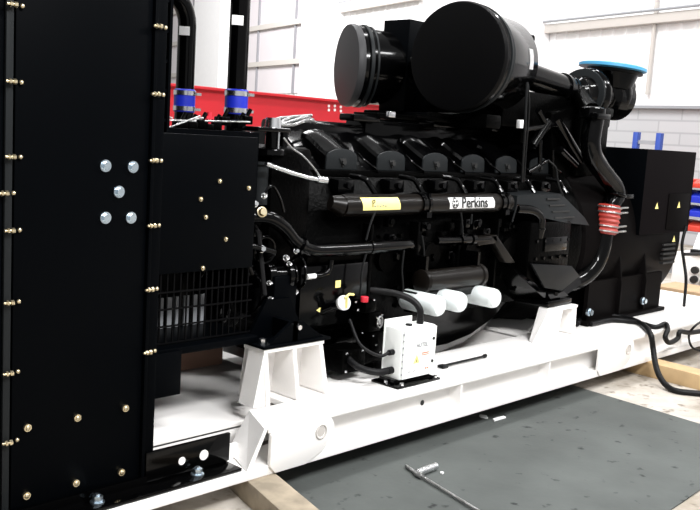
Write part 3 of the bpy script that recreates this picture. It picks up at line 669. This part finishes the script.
# air filters
def air_filter(c, az, r, L, dm, lab):
    d = V((math.cos(az), math.sin(az), 0)); c = V(c)
    f = obj('air_filter', MB().lathe(c, d, [(.03, r * .97), (.06, r * .985), (.075, r * .95), (.12, r * .95), (.13, r * .92), (L * .86, r * .9), (L, r * .75), (L + .02, .11)], 72), G, en)
    e = obj('end_cap', MB().lathe(c, d, [(-.014, r * .93), (-.01, r * .975), (.012, r * 1.0), (.03, r * .99), (.045, r * .96)], 72), dm, f)
    obj('cap_band', MB().lathe(c + d * .07, d, [(0, r * .95), (.003, r * 1.0), (.025, r * 1.0), (.028, r * .95)], 72).lathe(c + d * .115, d, [(0, r * .93), (.003, r * .97), (.015, r * .97), (.018, r * .93)], 72), M['satin'], f)
    return f, d
FA, dA = air_filter((4.22, 3.30, 1.978), math.radians(8), .318, .56, M['filt'], 1)
cA = V((4.22, 3.30, 1.978))
# label, clamp box and stub on the near filter
side = dA.cross(V((0, 0, 1))).normalized()     # towards the camera side
def onf(dist, ang, r): return cA + dA * dist + (side * math.cos(ang) + V((0, 0, 1)) * math.sin(ang)) * r
lb = MB(); g = [onf(.36, a, .291) for a in (-.12, .02, .16, .3)]; h = [onf(.41, a, .291) for a in (-.12, .02, .16, .3)]
bt = bmesh.new(); L_ = [bt.verts.new(p) for p in g]; R_ = [bt.verts.new(p) for p in h]
for i in range(3): bt.faces.new((L_[i], R_[i], R_[i + 1], L_[i + 1]))
bmesh.ops.solidify(bt, geom=bt.faces[:], thickness=.002); lb._add(bt)
fl_ = obj('filter_label', lb, M['wlabel'], FA); fl_['label'] = 'white label on the drum side'
obj('inlet_stub', MB().cyl(cA + dA * .46 + V((0, -.05, .17)), cA + dA * .46 + V((.18, -.14, .17)), .024).lathe(cA + dA * .46 + V((.14, -.12, .17)), (1, -.45, 0), [(0, .03), (.05, .03)], 20), G, FA)
obj('duct_support', MB().box((4.72, 3.3, 1.6), (5.6, 3.9, 1.84), .02), M['cast'], en)
obj('intake_duct', MB().cyl((4.66, 3.38, 1.985), (5.62, 3.35, 1.885), .088, .085, seg=40).lathe((5.45, 3.355, 1.9), (1, 0, -.1), [(0, .09), (.003, .1), (.03, .1), (.033, .094), (.08, .094), (.083, .1), (.11, .1), (.113, .09)], 40), G, en)
air_filter((4.21, 4.18, 1.935), math.radians(-27), .265, .42, M['filtgrey'], 0)
obj('filter_stand', MB().box((4.38, 3.82, 1.66), (4.78, 4.04, 2.235), .004).box((4.4, 3.6, 1.55), (4.75, 4.0, 1.66), .01), M['panel'], en)
obj('filter_cradle', MB().box((3.9, 3.6, 1.6), (5.1, 3.8, 1.63), .006).box((4.35, 3.15, 1.58), (4.5, 3.6, 1.66), .01).box((4.15, 3.4, 1.6), (4.9, 3.44, 1.655), .006).box((4.3, 3.9, 1.58), (4.4, 4.1, 1.66), .01).cyl((4.0, 3.4, 1.62), (5.3, 3.42, 1.62), .014, seg=10), M['cast'], en)
obj('bright_sensor', MB().box(at(386, 117, 'y', 3.35), at(396, 112, 'y', 3.33), .003), M['chrome'], en)
obj('white_sensor', MB().box(at(516, 128, 'y', 3.2), at(524, 120, 'y', 3.17), .003), M['wlabel'], en)
# cable hanging down from the near filter
obj('hanging_cable', MB().tube([at(527, 82, 'y', 3.05), at(526, 100, 'y', 3.05), at(525, 130, 'y', 3.05), at(523, 160, 'y', 3.1), at(522, 182, 'y', 3.12)], .008, 8, smooth=5).tube([at(528, 84, 'y', 3.05), at(529, 110, 'y', 3.06), at(526, 150, 'y', 3.1), at(524, 182, 'y', 3.12)], .006, 8, smooth=5), M['dark'], en)

# ------------------------------------------------------------------ alternator
al = thing('alternator', 'black alternator with square terminal housing at right end of skid', 'alternator', (6.2, YC, .3))
obj('stator_housing', MB().lathe((5.42, YC, .84), (1, 0, 0), [(0, .56), (.05, .64), (.25, .68), (1.42, .68), (1.48, .64), (1.5, .5)], 72), M['alt'], al)
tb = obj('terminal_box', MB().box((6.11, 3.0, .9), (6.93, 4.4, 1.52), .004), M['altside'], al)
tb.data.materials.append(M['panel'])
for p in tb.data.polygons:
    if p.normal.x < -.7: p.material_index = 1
obj('terminal_cover', MB().box((6.52, 2.992, .93), (6.88, 3.0, 1.2), .003), M['alt'], al)
def tri(x, z, s, y, par):
    t = obj('warning_triangle', MB().prism([(x - s, y, z - s * .8), (x + s, y, z - s * .8), (x, y, z + s)], (0, .001, 0)), M['yellow'], par)
    return t
for px, py, y in ((657, 206, 2.998), (679, 205, 2.988), (674, 239, 2.993)):
    p = at(px, py, 'y', y); tri(p.x, p.z, .026, y, al)
for x in (5.9, 6.28):
    obj('foot_gusset', MB().prism([(x, 2.99, .34), (x, 2.99, .55), (x, 3.03, .78), (x, 3.2, .9), (x, 3.4, .34)], (.02, 0, 0), .002), M['alt'], al)
obj('alternator_foot', MB().box((5.45, 2.98, .303), (6.62, 3.35, .33), .004).box((5.5, 3.02, .33), (6.6, 3.05, .6)), M['alt'], al)
obj('alternator_foot', MB().box((5.45, 4.05, .303), (6.62, 4.42, .33), .004).box((5.5, 4.35, .33), (6.6, 4.38, .6)), M['alt'], al)
fb = None
for px, py in ((588, 309), (642, 298)):
    p = at(px, py, 'y', 3.0); obj('foot_bolt', MB().hexb((p.x, 2.985, p.z - .02), (0, -1, 0), .02, .02).cyl((p.x, 3.0, p.z - .02), (p.x, 2.985, p.z - .02), .028, seg=20), M['bluezinc'], al)
lv = MB()
for k in range(5): lv.box((6.55, 3.0 + .002 * k, .66 + k * .035), (6.75, 3.03, .675 + k * .035))
obj('air_louvre', lv, M['ink'], al)

# ------------------------------------------------------------------ junction box on the skid
jb = thing('junction_box', 'small white metal junction box with warning label on the skid rail', 'electrical box', (3.3, 2.78, .303))
jr = MB()
def jq(x, y, z): return V((x, y, z))
X0, X1, Y0, Y1, Z0, Z1 = 3.235, 3.485, 2.72, 2.845, .335, .585
obj('enclosure', MB().box((X0, Y0 + .012, Z0), (X1, Y1, Z1), .005), M['box'], jb)
dr = obj('door', MB().box((X0 + .006, Y0, Z0 + .004), (X1 - .002, Y0 + .012, Z1 - .004), .004), M['box'], jb)
obj('back_plate', MB().box((X0 - .004, Y1, Z0), (X1 - .05, Y1 + .006, Z1 + .03), .002), M['box'], jb)
obj('door_lock', MB().cyl((X1 - .025, Y0, .52), (X1 - .025, Y0 - .004, .52), .008, seg=14), M['ink'], dr)
obj('door_lock', MB().cyl((X1 - .025, Y0, .405), (X1 - .025, Y0 - .004, .405), .008, seg=14), M['ink'], dr)
hg = MB()
for k in range(7): hg.cyl((X0 + .004, Y0 + .004, .36 + k * .033), (X0 + .004, Y0 + .004, .368 + k * .033), .0035, seg=8)
obj('hinge', hg, M['grey'], dr)
text('lettering', 'AUTEL', .03, M['greyink'], dr, (3.375, Y0 - .001, .497), (1, 0, 0), (0, 0, 1), bold=.0002)
obj('warning_triangle', MB().prism([(3.315, Y0 - .002, .41), (3.361, Y0 - .002, .41), (3.338, Y0 - .002, .453)], (0, .002, 0)), M['yellow'], dr)
obj('triangle_mark', MB().prism([(3.335, Y0 - .003, .416), (3.341, Y0 - .003, .416), (3.339, Y0 - .003, .44)], (0, .001, 0)), M['ink'], dr)
lt = MB().box((3.375, Y0 - .001, .452), (3.43, Y0 + .001, .457)).box((3.375, Y0 - .001, .443), (3.43, Y0 + .001, .447))
obj('orange_text_line', lt, M['redink'], dr)
obj('small_print', MB().box((3.28, Y0 - .001, .37), (3.3, Y0 + .001, .374)).box((3.315, Y0 - .001, .37), (3.335, Y0 + .001, .374)), M['greyink'], dr)
obj('small_print', MB().box((3.41, Y0 - .001, .37), (3.42, Y0 + .001, .378)).box((3.425, Y0 - .001, .37), (3.435, Y0 + .001, .378)), M['redink'], dr)
bpz = MB().box((X0 - .045, Y0 - .02, .303), (X1 + .03, Y1 + .03, .315), .003).box((X0 - .02, Y0 + .03, .315), (X1, Y1, .336))
bp_ = obj('mounting_plate', bpz, M['gloss'], jb)
for x in (X0 + .0, X1 + .005): obj('plate_bolt', MB().hexb((x, Y0 - .005, .315), (0, 0, 1), .011, .012), M['chrome'], bp_)
obj('plate_bolt', MB().hexb((X0 - .03, Y0 + .07, .315), (0, 0, 1), .01, .012), M['chrome'], bp_)
for z in (.375, .465): obj('cable_gland', MB().cyl((X0 + .004, 2.785, z), (X0 - .03, 2.785, z), .018 if z < .42 else .014, seg=18), M['rubber'], jb)
obj('cable_gland', MB().cyl((3.425, 2.785, Z1), (3.425, 2.785, Z1 + .03), .018, seg=18), M['rubber'], jb)
obj('blanking_plug', MB().cyl((3.34, 2.785, Z1), (3.34, 2.785, Z1 + .008), .017, seg=18), M['rubber'], jb)
tag(obj('electric_cable', MB().tube([V((3.425, 2.785, Z1 + .028)), V((3.42, 2.79, .66)), V((3.40, 2.83, .70)), V((3.35, 2.90, .725)), V((3.28, 3.0, .73))], .017, 14, smooth=8), M['rubber']), 'thick black cable arching out of the top of the white junction box', 'cable')
tag(obj('electric_cable', MB().tube([V((3.205, 2.785, .465)), V((3.15, 2.80, .455)), V((3.10, 2.88, .5)), V((3.12, 2.98, .60))], .008, 10, smooth=8), M['rubber']), 'thin black cable entering the upper left side of the white box', 'cable')
tag(obj('electric_cable', MB().tube([V((3.205, 2.785, .375)), V((3.14, 2.80, .375)), V((3.09, 2.87, .39)), V((3.1, 2.97, .42))], .017, 12, smooth=8), M['rubber']), 'thick black hose entering the lower left side of the white box', 'cable')
# lever lying by the box
a, b = at(442, 366, 'z', .315), at(485, 356, 'z', .315)
tag(obj('steel_bar', MB().cyl(a, b, .007, seg=8).cyl(b - V((.01, 0, 0)), b + V((.012, .004, 0)), .011, seg=8).box(a - V((.015, .02, .01)), a + V((.03, .02, .005)), .003), M['dark']), 'thin dark steel bar lying on the white skid beside junction box', 'bar')

# ------------------------------------------------------------------ floor things
e0 = at(259, 478, 'z', 0); e1 = at(296, 510, 'z', 0); t0 = at(575, 387, 'z', 0); t1 = at(700, 425, 'z', 0); b0_ = at(700, 491, 'z', 0); b1_ = at(672, 510, 'z', 0)
def isec(p, q, r, s):
    d1 = q - p; d2 = s - r; k = ((r - p).x * d2.y - (r - p).y * d2.x) / (d1.x * d2.y - d1.y * d2.x); return p + d1 * k
c1 = isec(e0, e1, b0_, b1_); c2 = isec(t0, t1, b0_, b1_)
tl = e0 + (e0 - e1).normalized() * .12; tr = t0 + (t0 - t1).normalized() * .12
tag(obj('rubber_mat', MB().prism([V((p.x, p.y, 0)) for p in (tl, tr, c2, c1)], (0, 0, .008), .002), M['mat']), 'large dark grey rubber mat lying on the floor in front of skid', 'mat')
th_ = thing('tee_bar', 'steel T-shaped bar tool lying on the grey floor mat', 'tool', (3.0, 2.3, .008))
def onm(px, py, z=.02): return at(px, py, 'z', z)
obj('cross_handle', MB().cyl(onm(406, 466), onm(416, 473), .008, seg=12).cyl(onm(416, 473, .024), onm(422, 476, .024), .014, seg=14), M['hosesil'], th_)
obj('shaft', MB().cyl(onm(418, 474), onm(492, 519), .0065, seg=14), M['hosesil'], th_)
obj('socket', MB().cyl(onm(417, 473, .027), onm(436, 466, .027), .0165, seg=18), M['chrome'], th_)
def scrap(px, py, w_, h_, ang, label):
    c = at(px, py, 'z', .008); d = V((math.cos(ang), math.sin(ang), 0)); n_ = V((-d.y, d.x, 0))
    pts = [c - d * w_ - n_ * h_, c + d * w_ * .9 - n_ * h_ * .6, c + d * w_ + n_ * h_, c + d * w_ * .3 + n_ * h_ * 1.25, c - d * w_ * .8 + n_ * h_ * .8]
    tag(obj('paper_scrap', MB().prism([V((p.x, p.y, .009)) for p in pts], (0, 0, .008), .001), M['tape']), label, 'paper')
scrap(484, 417.5, .022, .022, .6, 'smaller white paper scrap on mat beside the skid')
scrap(499, 419.5, .055, .013, -.08, 'longer white paper scrap on mat beside the skid')
scrap(442, 474, .008, .008, 0, 'tiny white fleck on mat beside the T-shaped bar tool')
# timbers under the skid
def timber(p, q, w_, h_, label, mt='timber'):
    p, q = V(p), V(q); d = (q - p).normalized(); n_ = V((-d.y, d.x, 0)) * w_ / 2
    tag(obj('timber_bearer', MB().prism([p - n_, q - n_, q + n_, p + n_], (0, 0, h_), .004), M[mt]), label, 'timber', 'timber bearers under the skid')
timber((2.115, 1.95, 0), (2.925, 4.85, 0), .14, .1, 'weathered timber bearer under the left end of the white skid', 'weathered')
timber((5.72, 1.9, 0), (5.92, 4.9, 0), .16, .1, 'pale timber bearer sticking out under the right of the white skid')

# cables on the right
def cable(pts, r, label, mname='rubber'): tag(obj('electric_cable', MB().tube(pts, r, 12, smooth=8), M[mname]), label, 'cable')
r = .019; z = .303 + r
z1 = .303 + r
cable([V((5.38, 3.02, z1)), at(585, 317, 'z', z1), at(602, 316, 'z', z1), at(622, 317, 'z', z1), at(640, 323, 'z', z1), at(650, 333, 'y', 2.61), at(653, 348, 'y', 2.58), at(655, 362, 'y', 2.54), at(659, 375, 'y', 2.47), at(666, 385, 'z', .03), at(677, 391, 'z', r), at(704, 394, 'z', r)], r, 'thick black cable looping over skid edge down to the concrete floor')
r2 = .017
cable([V((5.48, 2.97, .303 + r2)), at(612, 320, 'z', .32), at(635, 322, 'z', .32), at(655, 327, 'z', .32), V((5.99, 2.68, .322)), V((5.86, 2.60, .315)), V((5.80, 2.585, .27)), V((5.86, 2.58, .225)), V((6.00, 2.585, .235)), V((6.03, 2.585, .28)), V((6.2, 2.58, .255)), V((6.6, 2.56, .24))], r2, 'thinner black cable hanging in a small loop off the skid edge')
cable([at(686, 226, 'y', 2.95), at(682, 245, 'y', 2.95), at(684, 262, 'y', 2.95), at(686, 280, 'y', 2.9), at(684, 306, 'z', .32)], .012, 'thin black cable hanging down beside the terminal housing')
cable([V((6.90, 3.0, .72)), V((7.3, 3.0, .70)), V((7.9, 2.9, .70)), V((8.38, 2.75, .72))], .014, 'thin black cable running right from the alternator to the bench')
cable([at(704, 320, 'z', .315), at(695, 326, 'z', .315), at(689, 335, 'y', 2.6), at(692, 347, 'y', 2.58), at(704, 352, 'y', 2.55), V((6.6, 2.45, .008)), V((6.9, 2.4, .008))], .008, 'thin black wire curling off the far right of the skid')

# ------------------------------------------------------------------ background things
rbx = thing('red_beam', 'long red painted steel beam standing behind the engine', 'steel beam', (8.5, 8, 0))
obj('beam_web', MB().box((4.0, 8.03, 1.0), (13.5, 8.07, 1.87)), M['red'], rbx)
obj('top_flange', MB().box((4.0, 7.94, 1.87), (13.5, 8.16, 1.90), .003), M['red'], rbx)
obj('bottom_flange', MB().box((4.0, 7.94, .98), (13.5, 8.16, 1.0), .003), M['red'], rbx)
for x in (4.5, 8.8, 13.0): obj('support_leg', MB().box((x, 7.97, 0), (x + .12, 8.13, .98), .003), M['red'], rbx)
hl = MB()
for px, py in ((329, 106), (335, 106), (341, 107), (329, 110), (341, 111), (335, 110)):
    p = at(px, py, 'y', 8.02); hl.cyl((p.x, 8.02, p.z), (p.x, 8.03, p.z), .018, seg=10)
obj('bolt_heads', hl, M['wlabel'], rbx)
c = at(212, 362, 'z', .1)
tag(obj('cardboard_box', MB().box((2.64, 3.74, .23), (2.95, 4.0, .38), .004), M['brownbox']), 'low reddish brown box resting on the skid plate under the radiator', 'box')
# blue rack frame behind the alternator
rk = thing('rack_frame', 'blue steel rack frame behind the alternator before the block wall', 'rack', (12.2, 5.6, 0))
pa = at(636.5, 140, 'x', 12.2); pb_ = at(659.5, 140, 'x', 12.2)
ztop = at(636, 132, 'x', 12.2).z
for p in (pa, pb_): obj('upright', MB().box((12.15, p.y - .036, 0), (12.25, p.y + .036, ztop), .004), M['blueste'], rk)
zb_ = at(648, 142, 'x', 12.2).z
for z0_ in (zb_ - .03, .5): obj('brace', MB().box((12.18, pb_.y, z0_), (12.22, pa.y, z0_ + .05)), M['grey'], rk)
# storage shelving at the far right
sh = thing('storage_shelf', 'grey storage shelving holding coloured bins at right edge', 'shelf', (10.6, 4.0, 0))
def r1(py, px=695, x=10.5): return at(px, py, 'x', x)
yR = at(688, 200, 'x', 10.5).y; yE = yR - 1.6
for zz in (r1(188).z, r1(203).z, r1(217).z, r1(232).z): obj('shelf_board', MB().box((10.5, yE, zz - .02), (11.0, yR + .35, zz), .002), M['grey'], sh)
for y in (yE, yR + .3): obj('upright', MB().box((10.5, y, 0), (10.54, y + .05, r1(170).z), .002).box((10.96, y, 0), (11.0, y + .05, r1(170).z), .002), M['grey'], sh)
def bin_(y, z, m, w_, h_, label):
    b = MB(); b.prism([(10.52, y, z), (10.9, y, z), (10.9, y, z + h_), (10.66, y, z + h_), (10.52, y, z + h_ * .55)], (0, -w_, 0), .006)
    tag(obj('storage_bin', b, m), label, 'bin')
k = 0
for zz, m, h_, nm in ((r1(188).z, 'redbin', .1, 'red'), (r1(203).z, 'bluebin', .14, 'blue'), (r1(217).z, 'bluebin', .12, 'blue'), (r1(232).z, 'redbin', .12, 'red')):
    nb_ = ('topmost', 'second from top', 'third from top', 'lowest')[k]
    bin_(yR + .26, zz, M[m], .24, h_, '%s plastic bin in %s row of shelving, left end' % (nm, nb_))
    bin_(yR - .02, zz, M[m], .24, h_, '%s plastic bin in %s row of shelving, right of its neighbour' % (nm, nb_)); k += 1
# work bench with sockets
wb = thing('work_bench', 'white panelled work bench with black sockets behind the skid end', 'bench', (8.6, 3.3, 0))
p0 = at(668, 300, 'x', 8.4); 
yL = at(672, 270, 'x', 8.4).y; zt = at(690, 254, 'x', 8.4).z
obj('bench_panel', MB().box((8.4, yL, 0.05), (9.1, yL - 1.6, zt), .004), M['white'], wb)
obj('bench_top', MB().box((8.37, at(691, 254, 'x', 8.4).y, zt), (9.15, yL - 1.65, zt + .05), .004), M['dark'], wb)
sb = at(697, 280, 'x', 8.38)
so = MB()
for i in range(2):
    for j in range(3): so.cyl((8.4, sb.y + .03 - i * .1, sb.z + .09 - j * .09), (8.36, sb.y + .03 - i * .1, sb.z + .09 - j * .09), .035, seg=14)
obj('sockets', so, M['ink'], wb)
py0 = at(694, 240, 'x', 8.5).y
tag(obj('monitor', MB().prism([(8.55, py0, zt + .05), (8.55, py0 - .5, zt + .05), (8.62, py0 - .55, zt + .36), (8.62, py0 - .05, zt + .36)], (.04, 0, 0), .004), M['dark']), 'dark tilted screen standing on the work bench at right edge', 'screen')
ph = at(697, 243, 'x', 8.45)
tag(obj('paper_sheet', MB().prism([(8.44, ph.y + .03, zt + .052), (8.44, ph.y - .3, zt + .052), (8.53, ph.y - .3, zt + .2), (8.53, ph.y + .03, zt + .2)], (.004, 0, 0)), M['tape']), 'white sheet propped against the dark screen on bench', 'paper')
# cardboard cartons by the bench
a = at(658, 306, 'z', .3)
tag(obj('cardboard_box', MB().box((7.75, 3.0, 0), (8.2, 3.62, at(670, 288, 'x', 7.75).z), .004), M['card']), 'brown cardboard box on floor behind right end of the skid, nearest alternator', 'box')
tag(obj('cardboard_box', MB().box((7.80, 2.2, 0), (8.2, 2.97, at(695, 296, 'x', 7.8).z), .004), M['card']), 'lower brown cardboard box at right edge before the white bench', 'box')

# ------------------------------------------------------------------ light
wd = bpy.data.worlds.new('world'); bpy.context.scene.world = wd; wd.use_nodes = True
bg = wd.node_tree.nodes['Background']; bg.inputs['Color'].default_value = (1, 1, 1.0, 1); bg.inputs['Strength'].default_value = .38
def area(loc, tgt, sx, sy, power, col=(1, 1, 1)):
    l = bpy.data.lights.new('hall_lamp', 'AREA'); l.shape = 'RECTANGLE'; l.size = sx; l.size_y = sy; l.energy = power; l.color = col
    o = bpy.data.objects.new('hall_lamp', l); C.objects.link(o); o.location = loc
    o.rotation_euler = (V(tgt) - V(loc)).to_track_quat('-Z', 'Y').to_euler(); return o
area((1.5, -1.5, 5.0), (4.2, 3.2, .6), 2.4, .5, 400)
for (x, y) in ((4.5, -.5), (8.5, -.5)): area((x, y, 5.5), (x, y + 1.5, 0), 2.4, .35, 200)
for (x, y) in ((1.5, 3.6), (5.0, 3.9), (9.0, 3.9)): area((x, y, 7.0), (x, y, 0), 2.4, .3, 120)
for (x, y) in ((2.0, 8.0), (6.5, 8.0)): area((x, y, 7.0), (x, y, 0), 2.4, .35, 190)
area((9, 9, 9), (14, 12, 2.5), 6, 2, 800)
area((12, 19, 9), (19, 22, 3), 6, 2, 1500)
sc_ = bpy.context.scene
sc_.view_settings.view_transform = 'Standard'; sc_.view_settings.look = 'None'; sc_.view_settings.gamma = 1; sc_.view_settings.exposure = .25
sc_.view_settings.use_curve_mapping = False
